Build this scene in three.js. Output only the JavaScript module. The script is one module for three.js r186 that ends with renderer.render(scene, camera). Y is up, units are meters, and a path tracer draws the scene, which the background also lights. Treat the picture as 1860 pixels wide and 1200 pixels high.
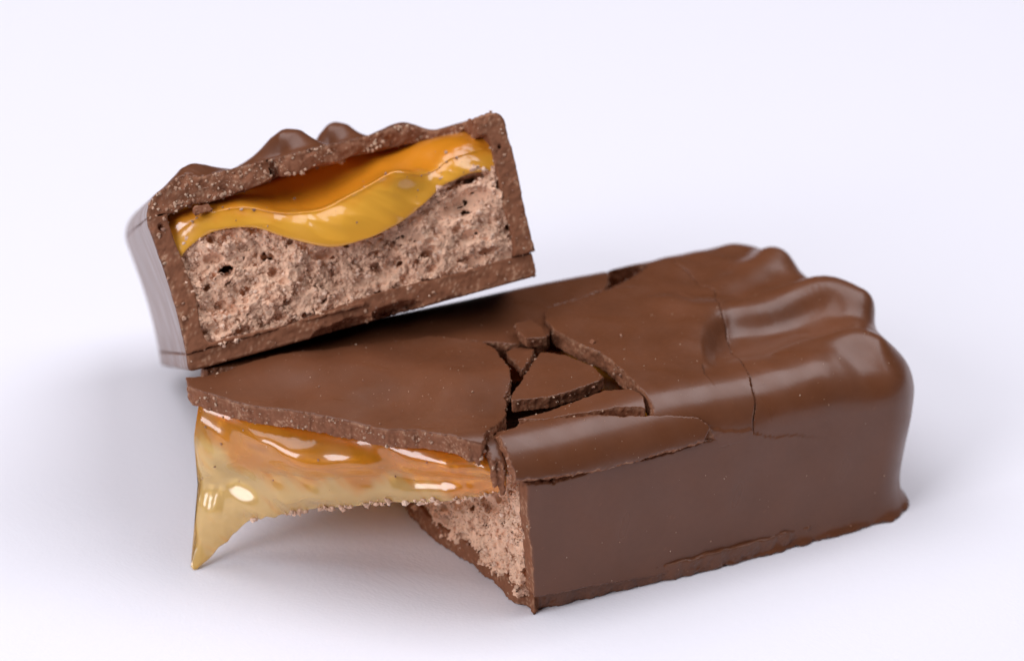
import * as THREE from 'three';
import { RectAreaLightUniformsLib } from 'three/addons/lights/RectAreaLightUniformsLib.js';

// ───────────────────────── camera, lamps, exposure ─────────────────────────
const MM = 0.001;
const scene = new THREE.Scene();
scene.background = new THREE.Color(0x000000);
const camera = new THREE.PerspectiveCamera(17, 1024 / 660, 0.01, 6);
const PITCH = THREE.MathUtils.degToRad(25.5);
camera.position.set(-2.092 * MM, 109.394 * MM, 169.408 * MM);
camera.lookAt(camera.position.x, camera.position.y - Math.sin(PITCH), camera.position.z - Math.cos(PITCH));
camera.focus = 0.199;
camera.userData.fStop = 24;

const renderer = new THREE.WebGLRenderer({ antialias: true });
renderer.toneMapping = THREE.LinearToneMapping;
renderer.toneMappingExposure = 1;
renderer.shadowMap.enabled = true;
RectAreaLightUniformsLib.init();
// overhead softbox, a little behind the chocolate
function softbox(x, y, z, w, h, tx, ty, tz, intensity, color) {
  const l = new THREE.RectAreaLight(color, intensity, w, h);
  l.position.set(x, y, z); l.lookAt(tx, ty, tz); scene.add(l);
  return l;
}
const LIGHT = new THREE.Color().setRGB(0.955, 0.945, 1.0);
softbox(0.44, 0.92, -0.20, 0.72, 0.76, 0.0, 0, -0.06, 4.0, LIGHT);
softbox(-0.46, 0.92, -0.14, 0.90, 0.90, -0.01, 0, -0.06, 2.9, LIGHT);
softbox(-0.60, 0.44, 0.54, 0.40, 0.38, -0.01, 0.01, 0, 9.0, LIGHT);

// ───────────────────────── helpers ─────────────────────────
function rng(seed) { let a = seed >>> 0; return () => { a = (a + 0x6D2B79F5) | 0; let t = Math.imul(a ^ (a >>> 15), 1 | a); t = (t + Math.imul(t ^ (t >>> 7), 61 | t)) ^ t; return ((t ^ (t >>> 14)) >>> 0) / 4294967296; }; }
const perm = new Uint8Array(512);
{ const r = rng(77), p = [...Array(256).keys()]; for (let i = 255; i > 0; i--) { const j = Math.floor(r() * (i + 1)); [p[i], p[j]] = [p[j], p[i]]; } for (let i = 0; i < 512; i++) perm[i] = p[i & 255]; }
function grad(h, x, y, z) { h &= 15; const u = h < 8 ? x : y, v = h < 4 ? y : h === 12 || h === 14 ? x : z; return ((h & 1) ? -u : u) + ((h & 2) ? -v : v); }
function noise(x, y, z) {
  const fx = Math.floor(x), fy = Math.floor(y), fz = Math.floor(z), X = fx & 255, Y = fy & 255, Z = fz & 255;
  x -= fx; y -= fy; z -= fz;
  const u = x * x * x * (x * (x * 6 - 15) + 10), v = y * y * y * (y * (y * 6 - 15) + 10), w = z * z * z * (z * (z * 6 - 15) + 10);
  const A = perm[X] + Y, AA = perm[A] + Z, AB = perm[A + 1] + Z, B = perm[X + 1] + Y, BA = perm[B] + Z, BB = perm[B + 1] + Z;
  const L = (a, b, t) => a + (b - a) * t;
  return L(L(L(grad(perm[AA], x, y, z), grad(perm[BA], x - 1, y, z), u), L(grad(perm[AB], x, y - 1, z), grad(perm[BB], x - 1, y - 1, z), u), v),
    L(L(grad(perm[AA + 1], x, y, z - 1), grad(perm[BA + 1], x - 1, y, z - 1), u), L(grad(perm[AB + 1], x, y - 1, z - 1), grad(perm[BB + 1], x - 1, y - 1, z - 1), u), v), w);
}
const fbm = (x, y, z) => noise(x, y, z) + 0.5 * noise(x * 2.1 + 7, y * 2.1, z * 2.1) + 0.25 * noise(x * 4.3, y * 4.3 + 3, z * 4.3);
const clamp = (x, a = 0, b = 1) => x < a ? a : x > b ? b : x;
const sstep = (a, b, x) => { const t = clamp((x - a) / (b - a)); return t * t * (3 - 2 * t); };
const smin = (a, b, k) => { const h = Math.max(k - Math.abs(a - b), 0) / k; return Math.min(a, b) - h * h * k * 0.25; };
const smax = (a, b, k) => -smin(-a, -b, k);
function lerpTab(tab, x) { // piecewise-smooth table [[x,y],...]
  if (x <= tab[0][0]) return tab[0][1];
  for (let i = 1; i < tab.length; i++) if (x <= tab[i][0]) { const [a, p] = tab[i - 1], [b, q] = tab[i], t = (x - a) / (b - a); return p + (q - p) * t * t * (3 - 2 * t); }
  return tab[tab.length - 1][1];
}
function polyDist(P, x, y) { // signed distance to a closed polygon, negative inside
  let d = 1e9, s = 1;
  for (let i = 0, j = P.length - 1; i < P.length; j = i++) {
    const ex = P[j][0] - P[i][0], ey = P[j][1] - P[i][1], wx = x - P[i][0], wy = y - P[i][1];
    const t = clamp((wx * ex + wy * ey) / (ex * ex + ey * ey)), bx = wx - ex * t, by = wy - ey * t;
    d = Math.min(d, bx * bx + by * by);
    const c1 = y >= P[i][1], c2 = y < P[j][1], c3 = ex * wy > ey * wx;
    if ((c1 && c2 && c3) || (!c1 && !c2 && !c3)) s = -s;
  }
  return s * Math.sqrt(d);
}
function pathDist(P, x, y) { // distance to an open path, signed by side
  let d = 1e9, s = 1;
  for (let i = 0; i + 1 < P.length; i++) {
    const ex = P[i + 1][0] - P[i][0], ey = P[i + 1][1] - P[i][1], wx = x - P[i][0], wy = y - P[i][1];
    const t = clamp((wx * ex + wy * ey) / (ex * ex + ey * ey)), bx = wx - ex * t, by = wy - ey * t, q = bx * bx + by * by;
    if (q < d - 1e-9) { d = q; s = ex * wy - ey * wx > 0 ? 1 : -1; }
  }
  return s * Math.sqrt(d);
}
function capsules(P, x, y, z) { // chain of tapered capsules [x,y,z,r]
  let d = 1e9;
  for (let i = 0; i + 1 < P.length; i++) {
    const a = P[i], b = P[i + 1], ex = b[0] - a[0], ey = b[1] - a[1], ez = b[2] - a[2], wx = x - a[0], wy = y - a[1], wz = z - a[2];
    const t = clamp((wx * ex + wy * ey + wz * ez) / (ex * ex + ey * ey + ez * ez));
    d = Math.min(d, Math.hypot(wx - ex * t, wy - ey * t, wz - ez * t) - (a[3] + (b[3] - a[3]) * t));
  }
  return d;
}
const ellipsoid = (x, y, z, cx, cy, cz, rx, ry, rz) => { const a = (x - cx) / rx, b = (y - cy) / ry, c = (z - cz) / rz; return (Math.sqrt(a * a + b * b + c * c) - 1) * Math.min(rx, ry, rz); };

// Sparse surface nets: f is a signed distance in millimetres; lo/hi the box; put maps field axes to the thing's axes.
function solid(f0, lo, hi, step, { cls, col, put = (x, y, z) => [x, y, z], slack = 1.5, eps = 0.6 } = {}) {
  const f = f0;
  const n = [0, 1, 2].map((k) => Math.ceil((hi[k] - lo[k]) / step) + 1), [nx, ny, nz] = n, sy = nx, sz = nx * ny;
  const V = new Float32Array(nx * ny * nz).fill(NaN), at = (i, j, k) => { const q = i + j * sy + k * sz; let v = V[q]; if (v !== v) v = V[q] = f(lo[0] + i * step, lo[1] + j * step, lo[2] + k * step); return v; };
  const BS = 6, id = new Int32Array(nx * ny * nz).fill(-1), pos = [], idx = [], reach = BS * step * 0.87 * slack + 0.1, blocks = [];
  for (let k = 0; k < nz - 1; k += BS) for (let j = 0; j < ny - 1; j += BS) for (let i = 0; i < nx - 1; i += BS)
    if (Math.abs(f(lo[0] + (i + BS / 2) * step, lo[1] + (j + BS / 2) * step, lo[2] + (k + BS / 2) * step)) < reach) blocks.push([i, j, k]);
  const E = [[0, 1], [2, 3], [4, 5], [6, 7], [0, 2], [1, 3], [4, 6], [5, 7], [0, 4], [1, 5], [2, 6], [3, 7]], c = new Float64Array(8);
  for (const [i0, j0, k0] of blocks) for (let k = k0; k < Math.min(k0 + BS, nz - 1); k++) for (let j = j0; j < Math.min(j0 + BS, ny - 1); j++) for (let i = i0; i < Math.min(i0 + BS, nx - 1); i++) {
    let m = 0;
    for (let q = 0; q < 8; q++) { c[q] = at(i + (q & 1), j + ((q >> 1) & 1), k + (q >> 2)); if (c[q] < 0) m |= 1 << q; }
    if (m === 0 || m === 255) continue;
    let x = 0, y = 0, z = 0, w = 0;
    for (const [a, b] of E) if ((c[a] < 0) !== (c[b] < 0)) {
      const t = c[a] / (c[a] - c[b]);
      x += (a & 1) + ((b & 1) - (a & 1)) * t; y += ((a >> 1) & 1) + (((b >> 1) & 1) - ((a >> 1) & 1)) * t; z += (a >> 2) + ((b >> 2) - (a >> 2)) * t; w++;
    }
    id[i + j * sy + k * sz] = pos.length / 3;
    pos.push(lo[0] + (i + x / w) * step, lo[1] + (j + y / w) * step, lo[2] + (k + z / w) * step);
  }
  const quad = (a, b, cc, d, flip) => { if (a < 0 || b < 0 || cc < 0 || d < 0) return; flip ? idx.push(a, cc, b, a, d, cc) : idx.push(a, b, cc, a, cc, d); };
  for (const [i0, j0, k0] of blocks) for (let k = Math.max(1, k0); k < Math.min(k0 + BS, nz - 1); k++) for (let j = Math.max(1, j0); j < Math.min(j0 + BS, ny - 1); j++) for (let i = Math.max(1, i0); i < Math.min(i0 + BS, nx - 1); i++) {
    const q = i + j * sy + k * sz, s = V[q] < 0;
    if (id[q] < 0 && id[q - 1 - sy] < 0 && id[q - 1 - sz] < 0 && id[q - sy - sz] < 0) continue;
    if (s !== at(i + 1, j, k) < 0) quad(id[q], id[q - sy], id[q - sy - sz], id[q - sz], !s);
    if (s !== at(i, j + 1, k) < 0) quad(id[q], id[q - sz], id[q - sz - 1], id[q - 1], !s);
    if (s !== at(i, j, k + 1) < 0) quad(id[q], id[q - 1], id[q - 1 - sy], id[q - sy], !s);
  }
  const N = pos.length / 3, P = new Float32Array(N * 3), Nn = new Float32Array(N * 3), C = col ? new Float32Array(N * 3) : null, UV = new Float32Array(N * 2), K = new Uint8Array(N), e = step * eps;
  for (let v = 0; v < N; v++) {
    let x = pos[v * 3], y = pos[v * 3 + 1], z = pos[v * 3 + 2], gx, gy, gz, g;
    for (let it = 0; it < 2; it++) {
      gx = f(x + e, y, z) - f(x - e, y, z); gy = f(x, y + e, z) - f(x, y - e, z); gz = f(x, y, z + e) - f(x, y, z - e);
      g = Math.hypot(gx, gy, gz) || 1e-9;
      if (it) break;
      let s = f(x, y, z) / Math.max(g / (2 * e), 0.4); s = clamp(s, -0.6 * step, 0.6 * step);
      x -= gx / g * s; y -= gy / g * s; z -= gz / g * s;
    }
    const p = put(x, y, z), q = put(gx / g, gy / g, gz / g), o = v * 3;
    P[o] = p[0] * MM; P[o + 1] = p[1] * MM; P[o + 2] = p[2] * MM; Nn[o] = q[0]; Nn[o + 1] = q[1]; Nn[o + 2] = q[2];
    UV[v * 2] = (p[0] + 0.37 * p[1]) / 12; UV[v * 2 + 1] = (p[2] + 0.61 * p[1]) / 12;
    K[v] = cls ? cls(x, y, z) : 0;
    if (C) { const r = col(x, y, z, K[v]); C[o] = r[0]; C[o + 1] = r[1]; C[o + 2] = r[2]; }
  }
  const G = new THREE.BufferGeometry();
  G.setAttribute('position', new THREE.BufferAttribute(P, 3)); G.setAttribute('normal', new THREE.BufferAttribute(Nn, 3)); G.setAttribute('uv', new THREE.BufferAttribute(UV, 2));
  if (C) G.setAttribute('color', new THREE.BufferAttribute(C, 3));
  const parts = [[], []];
  for (let t = 0; t < idx.length; t += 3) { const b = parts[K[idx[t]] + K[idx[t + 1]] + K[idx[t + 2]] >= 2 ? 1 : 0]; b.push(idx[t], idx[t + 1], idx[t + 2]); }
  const I = new Uint32Array(idx.length); I.set(parts[0]); I.set(parts[1], parts[0].length);
  G.setIndex(new THREE.BufferAttribute(I, 1));
  G.addGroup(0, parts[0].length, 0); if (parts[1].length) G.addGroup(parts[0].length, parts[1].length, 1);

  G.userData.cls = K;
  return G;
}

// ───────────────────────── materials ─────────────────────────
function grainTexture(size, seed, make) {
  const d = new Uint8Array(size * size * 4);
  for (let y = 0; y < size; y++) for (let x = 0; x < size; x++) { const v = clamp(make(x / size, y / size)) * 255, o = (y * size + x) * 4; d[o] = d[o + 1] = d[o + 2] = v; d[o + 3] = 255; }
  const t = new THREE.DataTexture(d, size, size); t.wrapS = t.wrapT = THREE.RepeatWrapping; t.magFilter = THREE.LinearFilter; t.needsUpdate = true; return t;
}
const torus = (x, y, k, s) => { const a = x * 2 * Math.PI, b = y * 2 * Math.PI, r = k / 6.283; return noise(Math.cos(a) * r + s, Math.sin(a) * r + Math.cos(b) * r, Math.sin(b) * r + s * 0.7); };
const rs = rng(5);
const satin = grainTexture(512, 1, (x, y) => 0.5 + 0.35 * torus(x, y, 60, 3) + 0.3 * torus(x, y, 140, 9) + 0.12 * (rs() - 0.5));
const gloss = grainTexture(512, 3, (x, y) => 0.78 + 0.3 * torus(x, y, 6, 21) + 0.1 * torus(x, y, 16, 31));
const M = {
  skin: new THREE.MeshPhysicalMaterial({ name: 'chocolate_skin', vertexColors: true, roughness: 0.46, roughnessMap: gloss, ior: 1.48, specularIntensity: 0.62, clearcoat: 0.26, clearcoatRoughness: 0.2, bumpMap: satin, bumpScale: 0.00001 }),
  frac: new THREE.MeshPhysicalMaterial({ name: 'chocolate_break', vertexColors: true, roughness: 0.75, specularIntensity: 0.35, ior: 1.45 }),
  nougat: new THREE.MeshPhysicalMaterial({ name: 'nougat', vertexColors: true, roughness: 0.9, specularIntensity: 0.3, ior: 1.4 }),
  caramel: new THREE.MeshPhysicalMaterial({ name: 'caramel', vertexColors: true, roughness: 0.3, transmission: 0.26, thickness: 0.002, ior: 1.42, attenuationColor: new THREE.Color().setRGB(1.0, 0.6, 0.12), attenuationDistance: 0.004, clearcoat: 1, clearcoatRoughness: 0.06 }),
  stretched: new THREE.MeshPhysicalMaterial({ name: 'caramel_stretched', vertexColors: true, roughness: 0.26, transmission: 0.66, thickness: 0.001, ior: 1.4, clearcoat: 1, clearcoatRoughness: 0.05 }),
  crumb: new THREE.MeshStandardMaterial({ name: 'crumb', color: 0xffffff, roughness: 0.85 }),
  paper: new THREE.MeshStandardMaterial({ name: 'paper', color: new THREE.Color().setRGB(0.83, 0.82, 0.875), roughness: 0.95 }),
};
const CH = [0.150, 0.053, 0.0235], FR = [0.235, 0.094, 0.049], FRL = [0.49, 0.28, 0.175];
function chocoCol(x, y, z, k, o = -9) {
  if (!k) { const s = 1 + 0.10 * noise(x * 0.25, y * 0.25, z * 0.25) + 0.05 * noise(x * 1.7, y * 1.7, z * 1.7), l = noise(x * 5.1, y * 5.1, z * 5.1) > 0.72 ? 1.25 : 1; return [CH[0] * s * l, CH[1] * s * l, CH[2] * s * l]; }
  const m = 0.75 * sstep(0.28, 0.62, 0.9 * noise(x * 4.1 + 9, y * 4.1, z * 4.1) + 0.35 * noise(x * 9, y * 9, z * 9) + 0.5 * noise(x * 0.6, y * 0.6, z * 0.6)), s = 1 + 0.14 * noise(x * 1.1, y * 1.1, z * 1.1);
  const rim = 0.4 * sstep(-0.42, -0.14, o) * sstep(-0.3, 0.3, noise(x * 1.3, y * 1.3, z * 1.3 + 3)); // bruised, paler rim of a break
  const w = Math.min(1, m + rim);
  return [0, 1, 2].map((i) => (FR[i] + (FRL[i] - FR[i]) * w) * s);
}
const NG = [0.82, 0.53, 0.37];
function nougatCol(x, y, z) { const s = 1 + 0.16 * fbm(x * 0.5, y * 0.5, z * 0.5) + 0.12 * noise(x * 3, y * 3, z * 3), w = 0.06 * noise(x * 0.8 + 5, y * 0.8, z * 0.8); return [NG[0] * s, NG[1] * (s + w), NG[2] * (s + w * 1.4)]; }

function part(name, geometry, material, parent, label) {
  const m = new THREE.Mesh(geometry, material); m.name = name; m.castShadow = m.receiveShadow = true;
  if (label) m.userData.label = label;
  parent.add(m); return m;
}
const CHOC = [M.skin, M.frac];

// ───────────────────────── the paper ─────────────────────────
{
  const g = new THREE.PlaneGeometry(3, 3); g.rotateX(-Math.PI / 2);
  const r = rng(12), tex = grainTexture(512, 2, (x, y) => 0.5 + 0.5 * torus(x, y, 90, 5) + 0.4 * torus(x, y, 30, 2) + 0.2 * (r() - 0.5)); tex.repeat.set(120, 120);
  M.paper.bumpMap = tex; M.paper.bumpScale = 0.000018;
  const m = part('paper_surface', g, M.paper, scene); m.castShadow = false;
  m.userData = { kind: 'structure', label: 'smooth white paper surface under the chocolate', category: 'paper' };
}

// ───────────────────────── lower bar ─────────────────────────
// field axes: u along the bar, v across it (0 front, 31 back), h up; all in millimetres
const bar = new THREE.Group(); bar.name = 'chocolate_bar'; bar.rotation.y = THREE.MathUtils.degToRad(26.5); bar.position.y = 0.00004;
bar.userData = { label: 'larger bitten chocolate bar lying on paper with cracked top and stretched caramel', category: 'chocolate bar' };
scene.add(bar);
const low = (u, v, h) => [u, h, -v];

const RIDGES = [ // [u, v, h, r] crests of the poured chocolate
  [[29.5, 19.8, 16.1, 1.1], [34.5, 21.6, 16.6, 1.2], [37.8, 23.0, 17.1, 1.3], [40.0, 24.3, 17.4, 1.4]],
  [[25.0, 19.8, 16.3, 0.8], [28.0, 16.6, 16.8, 0.95], [31.7, 15.0, 16.9, 1.15], [36.5, 15.4, 17.25, 1.5], [40.0, 14.9, 17.6, 1.85], [42.3, 12.8, 16.9, 1.75]],
  [[31.0, 6.7, 15.6, 0.6], [34.3, 6.4, 16.25, 0.95], [37.2, 6.0, 16.8, 1.1], [38.7, 5.2, 16.3, 0.85]],
  [[22.6, 11.0, 16.4, 0.8], [24.4, 13.0, 16.7, 1.1], [26.4, 15.6, 16.7, 1.1]],
];
const smoothPath = (P, n = 5) => { const o = [], g = (i) => P[Math.max(0, Math.min(P.length - 1, i))]; for (let i = 0; i + 1 < P.length; i++) for (let k = 0; k < n; k++) { const t = k / n; o.push([0, 1, 2, 3].map((c) => { const a = g(i - 1)[c], b = g(i)[c], d = g(i + 1)[c], e = g(i + 2)[c]; return 0.5 * (2 * b + (d - a) * t + (2 * a - 5 * b + 4 * d - e) * t * t + (3 * b - a - 3 * d + e) * t * t * t); })); } o.push(P[P.length - 1]); return o; };
for (let i = 0; i < RIDGES.length; i++) RIDGES[i] = smoothPath(RIDGES[i]);
const RBOX = [[27, 42, 16, 28], [22, 45, 5, 22], [27, 42, 1, 10], [19, 30, 7, 19]];
const LOBE = [[21.0, 7.0], [22.5, 10.2], [24.6, 13.2], [27.5, 15.2]];
const valley = (u, v) => u < 20 ? 0 : 1.35 * sstep(0.0, 1.7, -pathDist(LOBE, u, v)) * Math.exp(-(((v - 10.6) / 3.6) ** 2)) * sstep(40.5, 34, u);
const flakeLine = (u) => lerpTab([[17, 14.2], [21.4, 13.35], [26, 12.0], [31, 10.75]], u) + 0.22 * noise(u * 1.1, 4, 1) + 0.1 * noise(u * 3.3, 4, 1);
function outer(u, v, h) {
  const endU = 43.5 - 1.1 * sstep(12, 2, h) + 1.0 * Math.exp(-h / 0.9), flare = h > 5 ? 0 : 0.8 * Math.exp(-Math.max(h, 0) / 0.7) * (0.7 + 0.5 * noise(u * 0.45, 3, v * 0.45));
  const v0 = 0.25 - 0.35 * sstep(14, 0, h) - flare - 0.14 * noise(u * 0.16, h * 0.16, 1) + (u > 16 && u < 34 && h > 7 && v < 3 ? 0.11 * sstep(17, 19.5, u) * sstep(32, 26, u) * sstep(-0.06, 0.06, h - flakeLine(u)) * sstep(4, 1.2, h - flakeLine(u)) : 0), v1 = 33.2 + 0.4 * sstep(14, 0, h) + flare;
  const R = 5.5, cu = u - (endU - R), cv = Math.abs(v - (v0 + v1) / 2) - ((v1 - v0) / 2 - R);
  const d2 = (cu > 0 && cv > 0 ? Math.hypot(cu, cv) : Math.max(cu, cv)) - R;
  if (h < 9) return Math.max(d2, -h);
  const top = 17.15 + 0.5 * (1 - ((v - 17) / 17) ** 2) + 0.35 * sstep(18, 30, v) + 0.16 * noise(u * 0.14, v * 0.14, 5) + (u > 24 ? 0.32 * sstep(24, 31, u) * noise(u * 0.27, v * 0.27, 15) : 0) - 0.95 * sstep(31, 41, u) * sstep(13, 3, v), r = 4.4;
  const a = d2 + r, b = h - (top - valley(u, v) - r);
  let d = (a > 0 && b > 0 ? Math.hypot(a, b) : Math.max(a, b)) - r;
  d = Math.max(d, -h);
  if (h > 11) for (let i = 0; i < RIDGES.length; i++) { const q = RBOX[i]; if (u > q[0] && u < q[1] && v > q[2] && v < q[3]) d = smin(d, capsules(RIDGES[i], u, v, h), 2.8); }
  return d;
}
const rough = (u, v, h, s = 1) => s * (0.16 * fbm(u * 0.9, v * 0.9, h * 0.9) + 0.07 * noise(u * 3.2, v * 3.2, h * 3.2));
const T = 1.75;
// one broken plate of the top shell; poly in (u,v), tilt and shift as a rigid move of the plate
function plate(poly, { lift = 0, tiltU = 0, tiltV = 0, thick = T, step = 0.13, proj, out = 0, bulge = 0, outline = 1, cut, zlo = 12.2, zhi = 19.6, jag = 1 } = {}) {
  let cu = 0, cv = 0; for (const [a, b] of poly) { cu += a / poly.length; cv += b / poly.length; }
  // tiltU raises the far-u side, tiltV raises the back
  const back = (u, v, h) => { const dh = lift + (bulge ? bulge * (noise(u * 0.12, v * 0.12, 3) + 0.6 * Math.exp(-(((u + 4) / 6) ** 2) - ((v - 15) / 6) ** 2)) : 0) + tiltU * (u - cu) + tiltV * (v - cv); return [u, v + out, h - dh]; };
  const P = proj || ((u, v) => [u, v]);
  const f = (u, v, h0) => {
    const [a, b, h] = back(u, v, h0), o = outer(a, b, h); if (o > 0.7 || o < -thick - 0.7) return Math.max(o, -(o + thick)); const q = P(a, b, h);
    let c = polyDist(poly, q[0], q[1]) + rough(a, b, h, outline) + jag * 0.12 * noise(q[0] * 1.9, q[1] * 1.9, 4);
    c += 0.12 * Math.max(0, -o) * 0.6;                      // breaks lean inwards a little
    let d = Math.max(smax(o, c, 0.12), -(o + thick + 0.1 * noise(a, b, 7)));
    if (cut) d = Math.max(d, cut(a, b, h));
    return d;
  };
  let lo = [1e9, 1e9], hi = [-1e9, -1e9];
  for (const [a, b] of poly) { lo = [Math.min(lo[0], a), Math.min(lo[1], b)]; hi = [Math.max(hi[0], a), Math.max(hi[1], b)]; }
  if (proj) { lo[1] = -2; hi[1] = 6.5; }
  return solid(f, [lo[0] - 1, lo[1] - 1, zlo], [hi[0] + 1, hi[1] + 1, zhi], step, { put: low, col: (u, v, h, k) => chocoCol(u, v, h, k, k ? outer(...back(u, v, h)) : 0), cls: (u, v, h) => { const [a, b, c] = back(u, v, h); return outer(a, b, c) > -0.09 ? 0 : 1; } });
}
let gNougatLow, gNougatUp, gCaramelUp, gSheet;
const breaks = []; // geometries whose broken faces carry crumbs
const addPlate = (name, g, label) => { breaks.push(g); return part(name, g, CHOC, bar, label); };

const A = [[-23.1, 25.8], [-23.7, 23.4], [-23.0, 21.8], [-20.2, 18.6], [-18.0, 16.3], [-15.7, 14.0], [-14.2, 12.5], [-12.6, 11.2], [-10.5, 8.6], [-8.1, 7.0], [-6.8, 5.2], [-5.1, 3.1], [-4.0, 2.5], [-2.9, 3.8], [-1.0, 5.4], [0.7, 7.1], [1.5, 9.1], [3.2, 11.3], [4.1, 13.4], [4.6, 16.1], [5.2, 18.6], [4.8, 19.9], [0.6, 23.2], [-3.9, 24.4], [-9.4, 24.9], [-17.4, 25.6]];
addPlate('shell_fragment', plate(A, { tiltV: 0.025, lift: 0.02, thick: 1.9, bulge: 1.1, cut: (u, v, h) => -h + 13.6 }), 'long tapering slab of the top shell');
// underside of the piece that leans on the back of the bar (it has pressed the plate down there)
const restOn = (u, v) => { const x = 0.8949 * u - 0.4462 * v + 31.9, z = -0.4462 * u - 0.8949 * v + 13.5; return 17.75 + 0.288 * x + 0.407 * z; };
const B = [[-21.2, 26.6], [-17.3, 25.3], [-9.2, 24.8], [-3.8, 24.4], [0.4, 23.4], [4.8, 20.3], [7.5, 18.7], [11.2, 19.0], [14.6, 24.7], [18.1, 25.0], [21.0, 25.8], [22.1, 27.2], [23.0, 28.8], [23.5, 30.4], [23.5, 36], [-18.5, 36]];
addPlate('shell_fragment', plate(B, { lift: -0.05, step: 0.17, thick: 1.7, cut: (u, v, h) => Math.max(12.8 - h + 0.4 * noise(u, v, h), h - 0.25 - restOn(u, v)) }), 'shaded back plate of the top shell');

const CRACK = [[30.6, 37], [30.4, 26.5], [30.3, 24.4], [29.8, 22.4], [30.2, 20.0], [28.7, 17.1], [27.0, 12.3], [25.6, 8.2], [24.6, 5.4], [23.7, 2.5], [23.2, 1.2], [22.6, 0.2], [22.4, -4]];
const STEP = [[11, 24.1], [13.4, 23.6], [17.7, 24.2], [21.3, 25.0], [25.4, 24.6], [29.3, 23.6], [33, 24.0]];
const liftC = (u, v) => { const s = pathDist(STEP, u, v); return (0.55 * sstep(29, 16, u)) * sstep(0.12, -0.16, s + 0.12 * noise(u * 1.5, v * 1.5, 2)) ; };
const crackSide = (u, v, h) => u < 20 ? -2 : u > 33.5 ? 3 : pathDist(CRACK, u, v) + 0.10 * noise(u * 2.2, v * 2.2, 1) + 0.2 * noise(u * 0.7, v * 0.7, 8); // > 0 on the right-hand side of the path
const C_POLY = [[24.5, 37], [24.5, 30.9], [26.4, 30.2], [28.2, 29.3], [24.4, 26.9], [21.2, 25.6], [17.8, 24.6], [13.6, 24.2], [11.9, 21.3], [11.6, 18.6], [12.2, 14.9], [13.2, 12.4], [13.2, 6.9], [13.0, 2.1], [12.9, 1.6], [15.2, 1.2], [17.9, 0.7], [18.9, 0.2], [21.2, -0.9], [21.5, -6], [60, -6], [60, 37]];
const outerC = (u, v, h) => outer(u, v, h - liftC(u, v));
{
  const f = (u, v, h) => {
    const o = outerC(u, v, h); if (o > 0.7 || o < -T - 0.7) return Math.max(o, -(o + T)); const c = polyDist(C_POLY, u, v) + rough(u, v, h);
    let d = Math.max(smax(o, c, 0.1), -(o + T), crackSide(u, v, h) + 0.02);
    return Math.max(d, 12.5 - h);
  };
  addPlate('shell_fragment', solid(f, [10.5, -1.5, 12.3], [32.5, 35, 19.8], 0.15, { put: low, col: (u, v, h, k) => chocoCol(u, v, h, k, k ? outerC(u, v, h) : 0), cls: (u, v, h) => outerC(u, v, h) > -0.09 ? 0 : 1 }), 'broad smooth plate of the top shell beside the thin crack');
}
// the rest of the shell: right-hand end, front wall, back wall
{
  const wallTop = (u) => 13.35 + 0.25 * sstep(2, -1, u) - 0.15 * Math.sin(u * 0.6);
  const f = (u, v, h) => {
    const o = outer(u, v, h);
    if (o > 0.8 || o < -T - 0.8) return Math.max(o, -(o + T));
    const right = Math.max(-crackSide(u, v, h) + 0.02, -(u - 20.8));
    const wall = Math.max(h - Math.min(wallTop(u), 12.9 + Math.max(0, u - 24) * 3 > 13.6 ? 99 : 99) + 0.28 * noise(u * 1.3, 2, 4) + 0.12 * noise(u * 4, v * 4, h * 4), -(u + 0.75 - 0.6 * sstep(14, 2, h)) + rough(u, v, h, 0.8), v - 15);
    const wall2 = u > 21.4 ? Math.max(h - 13.0 + 0.2 * noise(u * 1.3, 2, 4), v - 15) : wall;
    const rear = Math.max(h - 12.6, -(u + 2) + rough(u, v, h), 15 - v);
    const keep = Math.min(right, wall, u > 20 ? wall2 : 1e9, rear);
    let d = Math.max(smax(o, keep, 0.14), -(o + T));
    const hb = lerpTab([[-2, 2.05], [4.4, 1.62], [9, 1.2], [12.5, 0.85], [16, 0.3], [22, 0.05]], u) + 0.16 * noise(u * 1.1, 9, 2) + 0.06 * noise(u * 4.4, 9, 2);
    if (v < 15) d = Math.max(d, hb - h);
    return d;
  };
  addPlate('shell_wall', solid(f, [-3.5, -2.8, -0.3], [46, 36, 20.6], 0.2, { put: low, col: (u, v, h, k) => chocoCol(u, v, h, k, k ? outer(u, v, h) : 0), slack: 1.7, cls: (u, v, h) => outer(u, v, h) > -0.1 ? 0 : 1 }), 'smooth side wall and rounded end of the chocolate shell');
}
// base layer
{
  const OUT = [[0.55, 0.75], [0.3, 0.3], [-0.3, -0.1], [-0.1, 0.4], [0.2, 1.2], [-0.5, 2.2], [-1.0, 3.4], [-0.9, 4.6], [-0.7, 6], [-1.2, 8], [-1.3, 10], [-1.9, 12], [-2.5, 15], [-2.9, 18], [-2.9, 21], [-2.2, 26], [-1.2, 31.4], [40, 32], [41.6, 26], [41.6, 5], [40, 0.8], [24, -0.5], [18, -0.55], [9, 0.1], [3, 0.45]];
  const f = (u, v, h) => Math.max(polyDist(OUT, u, v) + 0.3 * sstep(0.3, 1.5, h) * sstep(4, 0, u) + 0.2 * noise(u * 0.8, v * 0.8, 3) + rough(u, v, h, 0.9), h - 1.75 - 0.2 * noise(u * 0.7, v * 0.7, 1), -h);
  addPlate('base_layer', solid(f, [-4.5, -2, -0.2], [43.5, 34, 2.6], 0.22, { put: low, col: chocoCol, cls: (u, v) => polyDist(OUT, u, v) > -0.6 && v < 1.2 && u > 0.8 ? 0 : 1 }));
}
const mirrorD = (u, v, h) => [u, (v + h) / Math.SQRT2];
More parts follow.
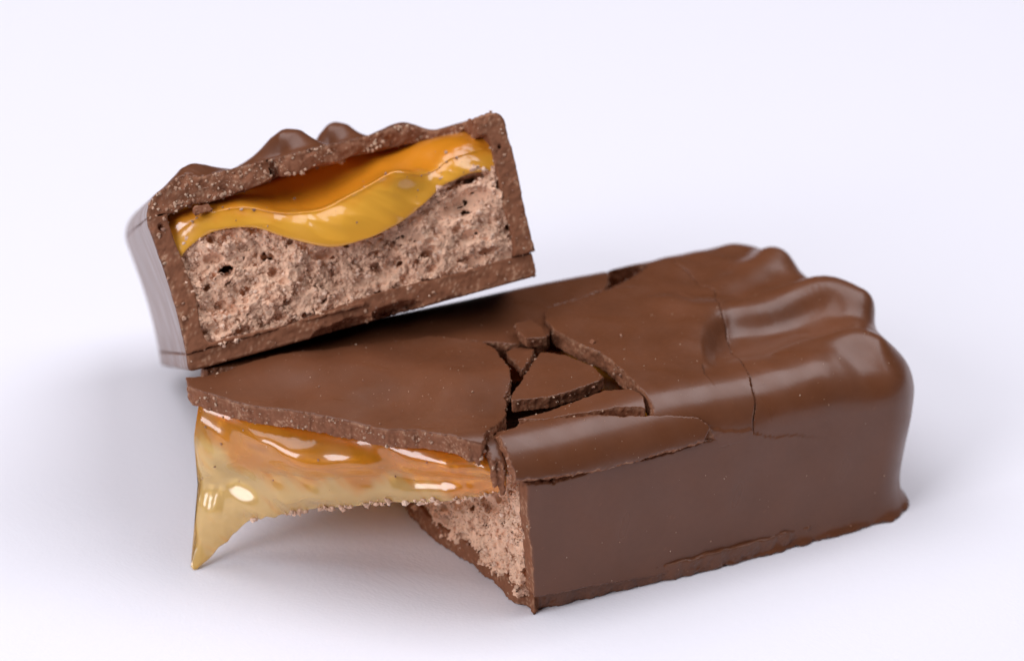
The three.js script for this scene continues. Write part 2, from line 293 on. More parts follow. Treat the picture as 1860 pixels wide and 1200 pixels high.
const D = [[-2.1, 14.9], [-0.6, 15.2], [1.1, 15.6], [3.7, 15.5], [7.5, 14.6], [11, 13.7], [15.1, 12.7], [17.2, 12.1], [17.9, 11.0], [17.3, 10.0], [14.5, 9.9], [11, 9.85], [8.4, 9.75], [5.4, 9.75], [1.7, 10.1], [-0.6, 10.35], [-1.9, 10.5], [-2.1, 12.5]];
addPlate('shell_fragment', plate(D, { proj: mirrorD, step: 0.11, thick: 1.3, zlo: 11, zhi: 19, lift: 0.12, tiltU: -0.004, out: 0.5 }), 'long wedge of shell along the front top edge');
const Ep = [[9.0, 16.6], [10.6, 14.8], [11.6, 11.4], [11.3, 8.4], [10.5, 7.8], [7.3, 7.2], [4.9, 7.0], [1.6, 7.8], [2.0, 8.9], [4.6, 11.7], [7.1, 14.6]];
addPlate('shell_fragment', plate(Ep, { step: 0.11, lift: 0.15, tiltV: -0.07, tiltU: -0.02, thick: 1.25, outline: 0.6 }), 'triangular flake in the middle of the break');
const Fp = [[0.9, 5.9], [4.5, 5.8], [10.2, 6.4], [12.4, 5.4], [13.0, 3.9], [12.3, 2.5], [9.9, 3.3], [6.8, 3.9], [3.2, 4.5]];
addPlate('shell_fragment', plate(Fp, { step: 0.11, lift: 0.1, tiltU: 0.05, tiltV: -0.06, thick: 1.1, outline: 0.6 }), 'narrow sunken strip between two flakes');
const Gp = [[6.0, 18.2], [7.5, 18.1], [8.5, 16.9], [7.0, 15.1], [5.6, 13.9], [5.8, 15.5]];
addPlate('shell_fragment', plate(Gp, { step: 0.11, lift: -0.2, tiltU: 0.1, thick: 0.9, outline: 0.5 }));
const Hp = [[8.3, 20.6], [10.2, 21.1], [10.6, 19.4], [10.0, 17.2], [7.8, 17.2], [7.7, 18.8]];
addPlate('shell_fragment', plate(Hp, { step: 0.11, lift: 1.0, tiltU: -0.16, tiltV: 0.06, thick: 1.0, outline: 0.5 }), 'small raised block of shell');
const Ip = [[18.4, 12.1], [19.6, 12.1], [20.9, 11.1], [21.5, 10.0], [20.4, 9.8], [18.9, 9.85], [18.2, 10.8]];
addPlate('shell_fragment', plate(Ip, { proj: mirrorD, step: 0.1, lift: -0.2, thick: 1.0, zlo: 11, zhi: 18, outline: 0.5 }));
const Jp = [[-3.0, 4.0], [-1.4, 5.0], [0.3, 5.2], [0.2, 4.2], [-1.7, 3.4], [-2.2, 1.6], [-3.4, 2.0]];
addPlate('shell_fragment', plate(Jp, { step: 0.11, lift: -0.65, thick: 1.6, outline: 1.6, jag: 2 }), 'crumbly splinter at the corner of the break');

// nougat core: crumbly end face
function poreField(seed, lo, hi, count, rmin, rmax, squash = 1) {
  const r = rng(seed), cell = 0.9, map = new Map(), key = (a, b, c) => (a * 4096 + b) * 4096 + c;
  for (let i = 0; i < count; i++) {
    const p = [0, 1, 2].map((k) => lo[k] + (hi[k] - lo[k]) * r()), rad = rmin + (rmax - rmin) * r() ** 4, sx = 1 + r() * squash;
    const R = [rad * sx, rad, rad], g0 = p.map((x, k) => Math.floor((x - R[k] - 0.3 - lo[k]) / cell)), g1 = p.map((x, k) => Math.floor((x + R[k] + 0.3 - lo[k]) / cell));
    for (let a = g0[0]; a <= g1[0]; a++) for (let b = g0[1]; b <= g1[1]; b++) for (let c = g0[2]; c <= g1[2]; c++) { const q = key(a + 8, b + 8, c + 8); if (!map.has(q)) map.set(q, []); map.get(q).push([...p, rad, sx]); }
  }
  return (x, y, z) => {
    const l = map.get(key(Math.floor((x - lo[0]) / cell) + 8, Math.floor((y - lo[1]) / cell) + 8, Math.floor((z - lo[2]) / cell) + 8));
    let d = 0.3; if (!l) return d;
    for (const [a, b, c, rad, sx] of l) { const e = Math.hypot((x - a) / sx, y - b, z - c) - rad; if (e < d) d = e; }
    return d;
  };
}
const crumbly = (x, y, z) => 0.48 * noise(x * 0.75, y * 0.75, z * 0.75) + 0.36 * noise(x * 1.8, y * 1.8, z * 1.8) - 0.34 * Math.abs(noise(x * 3.0 + 4, y * 3.0, z * 3.0)) + 0.14 * noise(x * 5.4, y * 5.4, z * 5.4) + 0.1;
{
  const pores = poreField(31, [-5, 0, 0], [3, 31, 14], 2300, 0.1, 0.6);
  const FACE = [[0, -0.9], [4, -0.7], [10, -1.3], [16, -2.2], [21, -2.6], [31, -1.5]];
  const f = (u, v, h) => {
    const face = -(u - lerpTab(FACE, v) - 0.1 - 0.06 * h) + 0.7 * noise(v * 0.35, h * 0.35, 3);
    let d = Math.max(face * 0.9, v - 29, 1.75 - v, h - 12.4, 1.35 - h, u - 1.8); if (Math.abs(d) > 1.5) return d;
    d += crumbly(u, v, h) * 1.15;
    d = smax(d, -(pores(u, v, h) + 0.04 * noise(u * 5, v * 5, h * 5)), 0.1);
    d = Math.max(d, -ellipsoid(u, v, h, -2.4, 15.5, 8.0, 1.8, 2.6, 1.1), -ellipsoid(u, v, h, -2.2, 13.5, 5.4, 1.4, 1.6, 0.9));
    return d;
  };
  gNougatLow = part('nougat_core', solid(f, [-5, 1.2, 1.0], [2.6, 29.6, 13], 0.145, { put: low, col: nougatCol, slack: 1.9 }), M.nougat, bar).geometry;
}

// caramel: closed loops lofted along the torn edge
function loft(cols, nx, nt, wob = 0, seed = 0, put) {
  const m = cols.length, k = cols[0].length, cr = (a, b, c, d, t) => 0.5 * (2 * b + (c - a) * t + (2 * a - 5 * b + 4 * c - d) * t * t + (3 * b - a - 3 * c + d) * t * t * t);
  const P = new Float32Array((nx * nt + 2) * 3), idx = [], pt = (i, j, c) => cols[Math.max(0, Math.min(m - 1, i))][(j + k) % k][c];
  for (let a = 0; a < nx; a++) for (let b = 0; b < nt; b++) {
    const x = a / (nx - 1) * (m - 1), i = Math.min(m - 2, Math.floor(x)), tx = x - i, y = b / nt * k, j = Math.floor(y), ty = y - j, q = [0, 0, 0];
    for (let c = 0; c < 3; c++) { const r = []; for (let e = -1; e <= 2; e++) r.push(cr(pt(i + e, j - 1, c), pt(i + e, j, c), pt(i + e, j + 1, c), pt(i + e, j + 2, c), ty)); q[c] = cr(...r, tx); }
    if (typeof wob === 'function') wob(q); else if (wob) { const w = wob * (noise(q[0] * 0.4 + seed, q[1] * 0.4, q[2] * 0.4) + 0.3 * noise(q[0] * 0.9, q[1] * 0.9 + seed, q[2] * 0.9)); q[0] += w * 0.5; q[1] += w * 0.6; q[2] += w * 0.5; }
    P.set(put(...q).map((e) => e * MM), (a * nt + b) * 3);
  }
  for (let a = 0; a < nx - 1; a++) for (let b = 0; b < nt; b++) { const c = (b + 1) % nt, p = a * nt + b, q = a * nt + c; idx.push(p, q, p + nt, q, q + nt, p + nt); }
  for (const [e, s] of [[0, 0], [nx - 1, 1]]) {
    const o = (nx * nt + s) * 3; for (let b = 0; b < nt; b++) for (let c = 0; c < 3; c++) P[o + c] += P[(e * nt + b) * 3 + c] / nt;
    for (let b = 0; b < nt; b++) { const c = (b + 1) % nt; s ? idx.push(e * nt + b, e * nt + c, nx * nt + 1) : idx.push(e * nt + c, e * nt + b, nx * nt); }
  }
  const g = new THREE.BufferGeometry(); g.setAttribute('position', new THREE.BufferAttribute(P, 3)); g.setIndex(idx); g.computeVertexNormals();
  return g;
}
function outward(g) { // make the loops wind outwards
  const p = g.attributes.position, ix = g.index.array; let vol = 0; const a = new THREE.Vector3(), b = new THREE.Vector3(), c = new THREE.Vector3();
  for (let i = 0; i < ix.length; i += 3) { a.fromBufferAttribute(p, ix[i]); b.fromBufferAttribute(p, ix[i + 1]); c.fromBufferAttribute(p, ix[i + 2]); vol += a.dot(b.cross(c)); }
  if (vol < 0) { for (let i = 0; i < ix.length; i += 3) { const t = ix[i]; ix[i] = ix[i + 1]; ix[i + 1] = t; } g.computeVertexNormals(); }
  return g;
}
{
  // each column: position along the edge (u,v), top height, bottom height, push towards the front at middle and foot
  const N = [-0.72, -0.69];
  const cols = [ // u, v, top, foot, thickTop, mid bulge, foot push
    [-22.9, 23.8, 15.6, 0.3, 1.2, 0.5, 3.3], [-22.5, 23.4, 15.7, 0.25, 1.9, 0.7, 3.3], [-21.8, 22.7, 15.7, 1.1, 2.3, 0.8, 2.4], [-20.6, 21.4, 15.6, 3.0, 2.6, 0.7, 0.9], [-19.2, 20.0, 15.6, 4.9, 2.8, 0.7, 0.4],
    [-16.4, 17.0, 15.6, 6.2, 3.0, 0.9, 0.3], [-13.7, 14.3, 15.6, 7.5, 3.0, 0.8, 0.5], [-10.6, 11.1, 15.6, 8.7, 3.0, 0.6, 0.6], [-7.4, 7.9, 15.5, 9.8, 3.2, 0.5, 0.4], [-4.2, 4.7, 15.4, 10.9, 3.4, 0.4, 0.2], [-1.9, 2.4, 15.2, 12.0, 3.4, 0.2, 0.0]];
  const loops = cols.map(([u, v, t, b, k, m, p]) => {
    const H = t - b, at = (s, h) => [u + N[0] * s, v + N[1] * s, h];
    const m1 = m * 1.9, m2 = m * 0.7 + p * 0.2, m3 = m * 0.9 + p * 0.62;
    return [at(-0.4, t), at(0.2 + m * 0.7, t - H * 0.12), at(m1, t - H * 0.34), at(m2, t - H * 0.56), at(m3, t - H * 0.8), at(p, b + 0.12), at(p - 0.16, b), at(p - 0.34, b + 0.2), at(m3 - 0.4, t - H * 0.8), at(m2 - 0.6, t - H * 0.56), at(m1 - 1.5, t - H * 0.34), at(-k * 0.8, t - H * 0.14), at(-k, t)];
  });
  const fold = (q) => {
    const s = q[0] * 0.72 - q[1] * 0.69, h = q[2], e = sstep(15.8, 13.8, h);
    const w = e * (1.2 * noise(s * 0.12 + h * 0.10, h * 0.19, 3) + 0.24 * noise(s * 0.24 - h * 0.22, h * 0.28 + 3, 7) + 0.42 * (0.3 - Math.abs(noise(s * 0.2 + h * 0.24, h * 0.1 - s * 0.05, 21))) + 0.04 * noise(s * 0.8, h * 0.7, 1)), j = 0.3 * sstep(2.2, 0.2, h - 6) * noise(s * 1.4, 1, 5);
    q[0] += N[0] * w; q[1] += N[1] * w; q[2] += j;
  };
  gSheet = outward(loft(loops, 260, 180, fold, 4, low));
  part('caramel_sheet', gSheet, M.stretched, bar, 'torn caramel sheet stretched down to a thin drip');
  { // amber tongues of thick caramel above, pale milky caramel where it is drawn out
    const p = gSheet.attributes.position, c = new Float32Array(p.count * 3), EDGE = [[-23, 13.2], [-22, 12.4], [-20.7, 10.3], [-18.7, 9.9], [-16, 10.2], [-13, 10.4], [-9.2, 11.8], [-6.2, 11.4], [-3.5, 11.2], [-1, 11.6]];
    for (let i = 0; i < p.count; i++) {
      const u = p.getX(i) / MM, h = p.getY(i) / MM, d = h - lerpTab(EDGE, u) + 1.3 * noise(u * 0.5 - h * 0.25, h * 0.3, 2) + 0.6 * noise(u * 1.6 + h * 0.8, h * 0.7, 6);
      const k = clamp(sstep(-0.9, 1.1, d) + 0.35 * sstep(0.25, 0.6, noise(u * 0.9 + h * 0.9, h * 0.25 - u * 0.2, 12)));
      c.set([1.0, 0.69 - 0.28 * k, 0.25 - 0.222 * k], i * 3);
    }
    gSheet.setAttribute('color', new THREE.BufferAttribute(c, 3));
  }
  // filling between the shell and the nougat
  const POLY = [[-20.5, 24.6], [-17, 20.4], [-11, 14], [-5, 8], [0.8, 2.0], [38, 2.2], [39, 28.6], [-19, 28.6]];
  const f = (u, v, h) => smax(polyDist(POLY, u, v), Math.max(h - 14.9 - 0.2 * noise(u * 0.4, v * 0.4, 2), lerpTab([[-8, 13.0], [-1, 12.3]], u) - h), 0.5);
  const hollow = (u, v, h) => Math.max(f(u, v, h), -ellipsoid(u, v, h, 6.5, 10.5, 14.5, 10.5, 12, 4.5));
  part('caramel_filling', solid(hollow, [-21.5, 1, 11.5], [40, 29.6, 16.4], 0.3, { put: low, col: () => [0.92, 0.36, 0.03] }), M.caramel, bar);
}

// ───────────────────────── upper piece ─────────────────────────
// field axes: X across the bitten face, Y up the face, Z out of the face
const piece = new THREE.Group(); piece.name = 'chocolate_bar_001';
piece.matrixAutoUpdate = true;
piece.quaternion.setFromRotationMatrix(new THREE.Matrix4().makeBasis(new THREE.Vector3(0.93973, 0.14474, -0.30977), new THREE.Vector3(-0.25792, 0.89485, -0.3643), new THREE.Vector3(0.22447, 0.42224, 0.87825)));
piece.position.set(-31.898 * MM, 17.85 * MM, -13.506 * MM);
piece.userData = { label: 'smaller bitten chocolate piece leaning on top, showing caramel and porous nougat', category: 'chocolate bar' };
scene.add(piece);

const BUMPS = [
  [[4.2, 16.9, -1.2, 1.1], [5.4, 17.4, -2.6, 1.35], [7.5, 16.6, -4.5, 1.1]],
  [[9.0, 15.6, -9.0, 1.0], [12.5, 16.9, -7.5, 1.4], [15.2, 18.4, -5.5, 1.5], [16.4, 17.3, -4.2, 1.4]],
  [[19.0, 16.6, -13.0, 1.2], [21.0, 18.4, -12.0, 1.35], [22.0, 17.0, -10.5, 1.3]],
  [[24.5, 15.9, -5.5, 1.1], [26.4, 16.4, -6.5, 1.2], [28.0, 15.4, -8, 1.0]],
];
for (let i = 0; i < BUMPS.length; i++) BUMPS[i] = smoothPath(BUMPS[i], 3);
const BBOX = BUMPS.map((P) => [Math.min(...P.map((p) => p[0])) - 3.2, Math.max(...P.map((p) => p[0])) + 3.2, Math.min(...P.map((p) => p[2])) - 3.2, Math.max(...P.map((p) => p[2])) + 3.2]);
function outerP(X, Y, Z) {
  const cx = 17.5, top = 17.25 + 0.1 * noise(X * 0.15, Z * 0.15, 2) - 0.9 * sstep(26, 30, X);
  const rL = 3.4, rR = 1.3, r = X < cx ? rL : rR;
  const x0 = -0.05 + 0.3 * Math.sin(Y * 0.25) - 0.22 * Math.exp(-Math.max(Y, 0) / 0.8), x1 = 34.75 + 0.4 * sstep(4, 13, Y) + 0.12 * noise(Z * 0.2, Y * 0.2, 6);
  const a = Math.max(x0 - X, X - x1) + r, b = Y - (top - r);
  let d = (a > 0 && b > 0 ? Math.hypot(a, b) : Math.max(a, b)) - r;
  d = smax(d, -(Y - 0.05), 0.7);
  d = smax(d, -(Z + 40 + 1.0 * noise(X * 0.1, Y * 0.1, 3)), 4.5);
  if (Y > 13 && Z > -17 && X < 31.5) for (let i = 0; i < BUMPS.length; i++) { const q = BBOX[i]; if (X > q[0] && X < q[1] && Z > q[2] && Z < q[3]) d = smin(d, capsules(BUMPS[i], X, Y, Z), 1.6); }
  return d;
}
const TP = 1.95;
const layer = (X, Y, Z) => { const o = outerP(X, Y, Z); return Math.max(o, -(o + TP + 0.4 * noise(X * 0.3, Y * 0.32, Z * 0.3 + 2))); };
const chip = (X, Y, Z) => { const o = outerP(X, Y, Z); return o < -1.1 ? 0 : 1.5 * Math.max(0, noise(X * 0.75 + 3, Y * 0.75, 7) - 0.12) * sstep(-1.1, 0, o) + 0.7 * Math.max(0, noise(X * 2.1, Y * 2.1, 17) - 0.1) * sstep(-0.5, 0, o); };
const faceRough = (X, Y, Z) => 0.10 * fbm(X * 0.7, Y * 0.7, Z * 0.7) + 0.05 * noise(X * 2.6, Y * 2.6, Z * 2.6) + 0.03 * noise(X * 6, Y * 6, Z * 6);
const clsP = (X, Y, Z) => outerP(X, Y, Z) > -0.09 ? 0 : 1;
const optP = { col: (x, y, z, k) => chocoCol(x, y, z, k, k ? outerP(x, y, z) : 0), cls: clsP };
const pbreaks = [];
const addP = (name, g, label) => { pbreaks.push(g); return part(name, g, CHOC, piece, label); };
// lid: its broken front edge steps back towards the right
{
  const front = [[0, 0.0], [11.6, 0.05], [12.2, -0.4], [12.75, -2.6], [13.1, -1.0], [16, -1.2], [18, -2.2], [20, -3.0], [23, -4.0], [26.5, -5.0], [28.2, -6.4], [30, -6.6], [32, -6.0], [40, -6]];
  const f = (X, Y, Z) => {
    const gap = Math.max(Math.abs(X - 12.55 + 0.2 * noise(Y, Z, 1)) - 0.24, -(Z + 3.2));
    const o = outerP(X, Y, Z); if (o > 0.8 || o < -3.2) return Math.max(o, -(o + 2.4)); const T2 = lerpTab([[8, 2.35], [14, 1.75], [26, 1.6]], X) + 0.45 * noise(X * 0.4, Z * 0.3, 5);
    const d = Math.max(o, -(o + T2));
    return Math.max(smax(d, (Z - lerpTab(front, X)) * 0.8 + 1.5 * faceRough(X, Y, Z) + 0.35 * noise(X * 0.55, Y * 0.8, 3) + chip(X, Y, Z), 0.12), 14.75 - Y + 0.15 * noise(X, Y, Z), -gap);
  };
  addP('top_shell', solid(f, [-1, 14.4, -41.5], [36, 20.9, 1.0], 0.2, optP), 'thick top shell with a notched crumbly edge and drips');
}
{
  const f = (X, Y, Z) => Math.max(smax(layer(X, Y, Z), Z - 0.15 * sstep(10, 2, Y) + 1.5 * faceRough(X, Y, Z) + 0.6 * chip(X, Y, Z), 0.12), Y - 14.72 + 0.15 * noise(X, Y, Z), 1.72 + 0.14 * noise(X * 1.5, Z * 1.5, 3) - Y, X - 17.5,
    -ellipsoid(X, Y, Z, 0.95, 13.6, 0, 0.3, 0.4, 0.5));
  addP('side_shell', solid(f, [-1, 1.2, -41.5], [18, 15.2, 0.8], 0.21, optP), 'pale glossy side wall with a rounded corner');
}
{
  const f = (X, Y, Z) => Math.max(smax(layer(X, Y, Z), Z - 0.1 + 1.5 * faceRough(X, Y, Z) + 0.6 * chip(X, Y, Z), 0.12), 2.4 + 0.12 * noise(X * 1.5, Z * 1.5, 3) - Y, Z > -9 ? Math.max(32.4 + 0.5 * noise(Y * 1.2, Z * 1.2, 5) - X, Y - 16.1 + 0.5 * noise(X * 1.2, Z * 1.2, 3) + 0.15 * noise(X * 4, Y * 4, Z * 4)) : X > 28 ? 17.5 - X : Math.max(17.5 - X, Y - 14.7),
    -ellipsoid(X, Y, Z, 34.0, 12.9, 0, 0.2, 0.25, 0.4));
  addP('side_shell', solid(f, [17, 2, -41.5], [36.4, 17.4, 0.8], 0.21, optP), 'right wall with a rough broken top corner');
}
{
  const topB = [[0, 1.65], [4, 1.75], [9, 1.8], [14, 2.2], [20, 2.5], [28, 2.3], [35, 2.35]];
  const f = (X, Y, Z) => {
    const o = outerP(X + 0.35 * sstep(30, 33, X), Y, Z) ;
    let d = Math.max(smax(o, Z + 0.25 * sstep(12, 16, X) + 1.3 * faceRough(X, Y, Z), 0.12), Y - lerpTab(topB, X) + 0.18 * noise(X * 1.3, Z * 1.3, 1));
    for (const [x, y, rx, ry, rz] of [[13.2, -0.1, 1.6, 0.8, 1.6], [15.6, 0.2, 2.2, 0.75, 2.2], [20.2, 0.45, 2.6, 0.7, 2.6], [25.6, -0.1, 1.4, 0.5, 1.2]]) d = Math.max(d, -(ellipsoid(X, Y, Z, x, y, 0.2, rx, ry, rz) + 0.1 * noise(X * 2, Y * 2, Z * 2)));
    return d;
  };
  addP('base_layer', solid(f, [-1, -0.4, -41.5], [36, 3.2, 0.8], 0.21, optP), 'base layer chipped along its lower edge');
}
const CB = [[1.67, 10.47], [3.19, 11.65], [4.62, 12.06], [6.34, 12.56], [7.89, 12.42], [9.76, 11.51], [11.11, 10.62], [12.47, 9.73], [14.37, 8.8], [15.78, 8.06], [18.44, 7.89], [21.29, 8.37], [23.64, 8.94], [26.13, 10.02], [28.35, 11.06], [30.38, 11.41], [32.99, 10.74]];
{
  const pores = poreField(91, [1, 1, -6], [34, 14, 2.5], 4300, 0.1, 0.6);
  const HOLES = [[5.26, 11.4, -0.2, 0.55, 0.45, 0.9], [9.71, 8.6, -0.2, 0.62, 0.55, 1.0], [15.4, 7.3, 0, 1.5, 0.6, 1.2], [2.2, 3.2, 0, 0.45, 0.3, 1.2], [28.2, 3.4, -0.3, 1.1, 0.3, 1.2], [19.8, 6.2, 0, 0.9, 0.28, 1.2], [12.3, 5.6, 0, 0.35, 0.3, 0.8], [6.6, 5.1, 0, 0.42, 0.36, 0.7]];
  const f = (X, Y, Z) => {
    const zf = -0.35 + 0.9 * noise(X * 0.22, Y * 0.3, 4) + 0.45 * noise(X * 0.6, Y * 0.6, 8) - 0.5 * sstep(6, 2.5, Y) * sstep(12, 20, X);
    const q = Math.max(1.75 - X, X - 33.2, lerpTab([[0, 1.55], [9, 1.7], [14, 2.0], [20, 2.4], [33, 2.15]], X) - Y, Y - lerpTab(CB, X) - 0.5);
    let d = Math.max(q, Z - zf, -4.2 - Z); if (Math.abs(d) > 1.5) return d; d += crumbly(X, Y, Z);
    d = smax(d, -(pores(X, Y, Z) + 0.04 * noise(X * 5, Y * 5, Z * 5)), 0.1);
    for (const h of HOLES) if (Math.abs(X - h[0]) < 1.8 && Math.abs(Y - h[1]) < 1) d = Math.max(d, -ellipsoid(X, Y, Z, h[0], h[1], h[2], h[3], h[4], h[5]));
    const cx = X - 29.3, cy = Y - 8.55 - cx * 0.17;
    d = Math.max(d, -ellipsoid(cx, cy, Z, 0, 0, 0, 2.75, 1.25, 1.6));
    d = Math.max(d, -(ellipsoid(X, Y, Z, 30.6, 10.75, -0.3, 2.0, 0.55, 1.8) + 0.15 * noise(X * 2, Y * 2, Z * 2)));
    return d;
  };
  gNougatUp = part('nougat_core', solid(f, [1.2, 1, -4.8], [33.8, 13.6, 2], 0.135, { col: nougatCol, slack: 1.9 }), M.nougat, piece, 'porous pinkish nougat with a large bubble near the right wall').geometry;
}
{
  const cols = [ // X, then (Y,Z) profile: under the lid, hollow, foot of the flap, crest, just below it, face of the flap, lip
    [1.75, [15.0, -3], [14.2, -1.6], [13.4, -1.0], [12.6, -0.8], [12.3, -0.75], [11.5, -0.7], [10.3, -0.6]],
    [3.2, [15.2, -2.5], [14.5, -1.5], [13.9, -0.8], [13.3, -0.45], [13.0, -0.4], [12.3, -0.25], [11.4, -0.2]],
    [5.5, [15.4, -2.4], [14.8, -1.6], [14.3, -0.8], [13.8, -0.1], [13.5, 0.0], [12.9, 0.15], [12.1, 0.2]],
    [9, [15.4, -2.6], [14.7, -1.9], [14.1, -1.0], [13.5, 0.0], [13.2, 0.1], [12.5, 0.35], [11.6, 0.4]],
    [12, [15.4, -4], [13.9, -3.2], [12.8, -1.6], [12.2, 0.3], [11.9, 0.4], [11.1, 0.8], [9.8, 0.8]],
    [15.5, [15.8, -5], [13.4, -4.0], [11.9, -1.8], [11.6, 0.5], [11.1, 0.85], [9.7, 1.35], [8.0, 1.55]],
    [19, [15.9, -5.5], [13.6, -4.3], [12.3, -1.6], [12.2, 1.0], [11.65, 1.3], [10, 1.65], [7.9, 1.75]],
    [21.5, [16, -6], [14.0, -4.4], [12.9, -1.4], [12.85, 1.4], [12.25, 1.7], [10.4, 1.75], [8.3, 1.6]],
    [23.2, [16, -6.5], [14.4, -4.2], [13.3, -1.2], [13.2, 1.4], [12.55, 1.75], [10.9, 1.55], [8.8, 1.3]],
    [25.4, [15.9, -7], [14.6, -4.4], [13.1, -1.6], [12.5, 0.5], [12.0, 0.75], [11.1, 0.8], [9.7, 0.8]],
    [27.4, [15.7, -7], [14.7, -4.4], [13.2, -2.0], [12.4, -0.6], [12.2, -0.5], [11.7, -0.2], [10.7, 0]],
    [28.8, [15.6, -6.8], [15.0, -4.4], [13.9, -2.0], [13.0, -0.9], [12.7, -0.8], [12.0, -0.4], [11.0, -0.1]],
    [30.8, [15.5, -6.3], [15.0, -3.9], [14.1, -1.8], [13.2, -1.0], [12.9, -0.9], [12.2, -0.5], [11.3, -0.3]],
    [33.35, [15.3, -5], [14.6, -2.8], [13.9, -1.6], [13.2, -1.1], [12.9, -1.0], [12.0, -0.7], [10.9, -0.6]]];
  const loops = cols.map(([X, ...p]) => { const l = p[6]; return [...p, [l[0] - 0.12, l[1] - 0.35], [l[0] + 0.25, l[1] - 0.8], [l[0] + 0.9, -3], [l[0] + 1.2, -9], [p[0][0] - 0.4, -10], [p[0][0] + 0.1, -8.5]].map(([y, z]) => [X, y, z]); });
  const pull = (q) => { // drawn folds with sharp creases on the flap
    const e = sstep(-3.5, 0, q[2]), rid = (a) => 0.32 - Math.abs(a);
    const w = 0.2 * noise(q[0] * 0.32, q[1] * 0.3, q[2] * 0.3) + e * (0.26 * rid(noise(q[0] * 0.26 + q[1] * 0.24, q[1] * 0.22 - q[0] * 0.07, 6)) + 0.1 * rid(noise(q[0] * 0.5 + q[1] * 0.7, q[1] * 0.3, 16)));
    q[1] += w * 0.35; q[2] += w * 1.1;
  };
  gCaramelUp = outward(loft(loops, 300, 220, pull, 11, (x, y, z) => [x, y, z]));
  { // yellow drawn-out flap in front of the deep amber caramel
    const p = gCaramelUp.attributes.position, c = new Float32Array(p.count * 3), CREST = cols.map((q) => [q[0], q[4][0]]);
    for (let i = 0; i < p.count; i++) {
      const X = p.getX(i) / MM, Y = p.getY(i) / MM, Z = p.getZ(i) / MM, d = lerpTab(CREST, X) - Y + 0.5 * noise(X * 0.7 + Y * 0.5, Y * 0.6, 3) + 0.25 * noise(X * 1.8, Y * 1.8, 9);
      const k = sstep(-1.0, 1.5, d + 0.5 * noise(X * 0.9 - Y * 0.8, Y * 0.5, 14)) * sstep(-2.4, -0.2, Z);
      c.set([0.94 + 0.06 * k, 0.33 + 0.165 * k, 0.018 + 0.034 * k], i * 3);
    }
    gCaramelUp.setAttribute('color', new THREE.BufferAttribute(c, 3));
  }
  part('caramel_layer', gCaramelUp, M.caramel, piece, 'glossy folded caramel spilling over the nougat');
}

// ───────────────────────── crumbs ─────────────────────────
function crumbs(geoms, count, seed, parent, pick, sizes, tints, label = 'tiny chocolate crumbs on the broken edges') {
  const r = rng(seed), g = new THREE.IcosahedronGeometry(1, 1), p = g.attributes.position;
  for (let i = 0; i < p.count; i++) { const x = p.getX(i), y = p.getY(i), z = p.getZ(i), s = 1 + 0.85 * noise(x * 2.1 + 3, y * 2.1, z * 2.1); p.setXYZ(i, x * s, y * s * 0.8, z * s); }
  const gg = g.deleteAttribute('normal').deleteAttribute('uv'); gg.computeVertexNormals();
  const im = new THREE.InstancedMesh(gg, M.crumb, count), m = new THREE.Matrix4(), q = new THREE.Quaternion(), e = new THREE.Euler(), c = new THREE.Color();
  const total = geoms.reduce((a, x) => a + x.attributes.position.count, 0);
  let n = 0, guard = 0;
  while (n < count && guard++ < count * 400) {
    let k = Math.floor(r() * total), gi = 0; while (k >= geoms[gi].attributes.position.count) k -= geoms[gi++].attributes.position.count;
    const G = geoms[gi], P = G.attributes.position, Nn = G.attributes.normal, a = [P.getX(k), P.getY(k), P.getZ(k)], b = [Nn.getX(k), Nn.getY(k), Nn.getZ(k)];
    if (!pick(G.userData.cls ? G.userData.cls[k] : 0, b, a, r, k)) continue;
    const s = (sizes[0] + (sizes[1] - sizes[0]) * r() ** 3) * MM;
    e.set(r() * 6, r() * 6, r() * 6); q.setFromEuler(e);
    m.compose(new THREE.Vector3(a[0] + b[0] * s * 0.4, a[1] + b[1] * s * 0.4, a[2] + b[2] * s * 0.4), q, new THREE.Vector3(s * (0.7 + 0.6 * r()), s * (0.7 + 0.6 * r()), s * (0.7 + 0.6 * r())));
    im.setMatrixAt(n, m); const t = tints[Math.floor(r() * tints.length)], w = 0.85 + 0.3 * r(); im.setColorAt(n, c.setRGB(t[0] * w, t[1] * w, t[2] * w)); n++;
  }
  im.count = n; im.name = 'crumbs'; im.userData = { kind: 'stuff', label }; im.castShadow = im.receiveShadow = true; parent.add(im);
}
const TINT2 = [[0.40, 0.22, 0.14], [0.50, 0.31, 0.21], [0.60, 0.42, 0.30]];
const TINT = [[0.34, 0.18, 0.12], [0.45, 0.27, 0.18], [0.56, 0.38, 0.27]];
crumbs(breaks, 1300, 41, bar, (k, b, a, r) => k ? b[1] > -0.3 : r() < 0.03 && b[1] > 0.3, [0.03, 0.16], TINT);
crumbs(pbreaks, 1000, 43, piece, (k, b, a, r) => k ? a[2] > -0.009 && b[2] > -0.2 : r() < 0.01 && a[2] > -0.004, [0.035, 0.2], TINT);

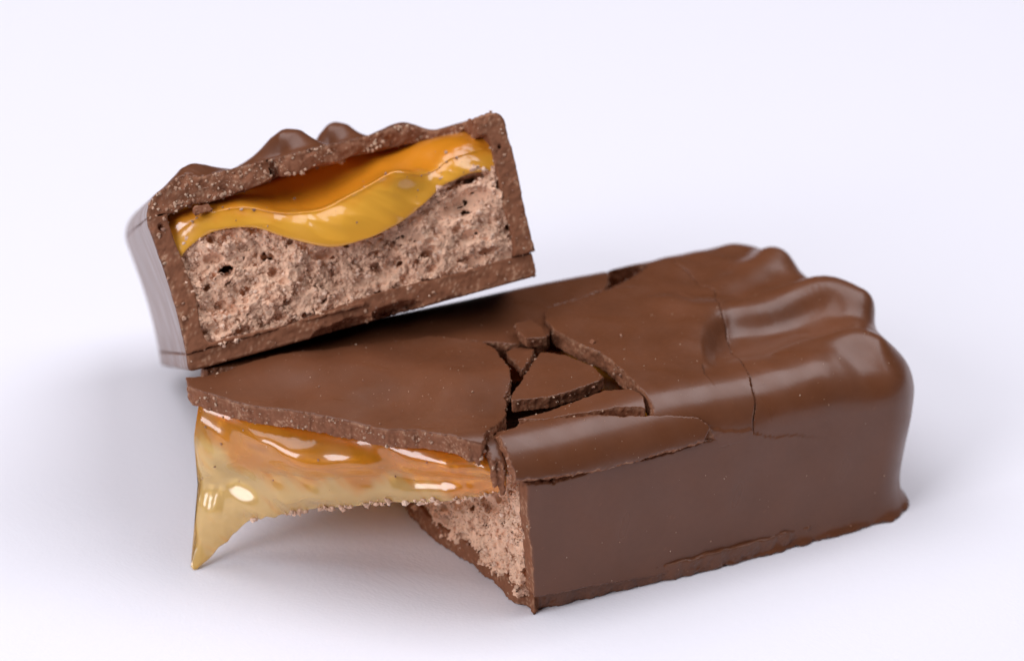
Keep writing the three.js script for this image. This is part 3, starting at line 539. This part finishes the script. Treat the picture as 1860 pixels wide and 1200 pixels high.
crumbs(pbreaks.slice(0, 1), 520, 44, piece, (k, b, a, r) => k && a[2] > -0.009 && b[2] > 0.2 && noise(a[0] * 500, a[1] * 500, a[2] * 500) > -0.15, [0.03, 0.17], TINT2);
crumbs(breaks.slice(0, 1), 330, 45, bar, (k, b, a, r) => k && b[1] > -0.2 && noise(a[0] * 500, a[1] * 500, a[2] * 500) > 0, [0.03, 0.16], TINT2);
crumbs([gCaramelUp], 55, 46, piece, (k, b, a, r) => b[2] > 0.1 && a[2] > -0.006, [0.03, 0.17], TINT, 'small crumbs stuck on the caramel');
crumbs(breaks, 620, 52, bar, (k, b, a) => !k && (b[1] > 0.2 || b[2] > 0.5), [0.016, 0.055], TINT2, 'fine dust specks on the chocolate skin');
const NT = [[0.72, 0.47, 0.335], [0.80, 0.56, 0.42], [0.62, 0.39, 0.27]], NL = 'fine crumbs of the torn nougat';
crumbs([gNougatUp], 3400, 47, piece, (k, b, a) => b[2] > 0.25 && a[2] > -0.0025, [0.05, 0.24], NT, NL);
crumbs([gNougatLow], 2200, 48, bar, (k, b, a) => b[0] < -0.25, [0.05, 0.24], NT, NL);
crumbs([gSheet], 260, 49, bar, (k, b, a, r, i) => { const j = (i % 180) / 180 * 13; return a[0] > -0.0195 && j > 4.6 && j < 7.4 && noise(a[0] * 350, 2, 1) > -0.1; }, [0.05, 0.3], NT, 'nougat crumbs clinging to the torn caramel edge');
crumbs([gSheet], 40, 50, bar, (k, b, a, r) => b[2] > 0.3 && a[1] > 0.006, [0.03, 0.13], TINT, 'small crumbs stuck on the caramel');
// two loose bits
function flake(name, label, parentMatrix, at, size, rot, seed) {
  const f = (x, y, z) => { const a = Math.abs(x) - size[0], b = Math.abs(y) - size[1], c = Math.abs(z) - size[2]; return Math.max(a + 0.25 * y, b, c) + 0.16 * size[0] * fbm(x * 1.2 + seed, y * 1.2, z * 1.2) + 0.04 * noise(x * 6, y * 6, z * 6); };
  const R = size.map((q) => q + 0.5), m = new THREE.Mesh(solid(f, R.map((q) => -q), R, 0.06, { col: (x, y, z) => chocoCol(x, y, z, 1) }), M.frac);
  m.name = name; m.castShadow = m.receiveShadow = true; m.userData = { label, category: 'crumb' };
  m.matrix.compose(new THREE.Vector3(...at.map((q) => q * MM)), new THREE.Quaternion().setFromEuler(new THREE.Euler(...rot)), new THREE.Vector3(1, 1, 1)).premultiply(parentMatrix);
  m.matrix.decompose(m.position, m.quaternion, m.scale); scene.add(m);
}
bar.updateMatrix(); piece.updateMatrix();
flake('chocolate_flake', 'small chocolate flake stuck to the caramel under the thick lid of the upper piece', piece.matrix, [5.0, 14.25, 0.35], [0.85, 0.42, 0.16], [-0.5, 0.2, 0.12], 3);
flake('chocolate_crumb', 'tiny pale crumb on the edge of the broad plate above the triangular flake', bar.matrix, low(13.4, 14.6, 18.15), [0.3, 0.22, 0.22], [0.3, 0.5, 0.2], 8);
renderer.render(scene, camera);
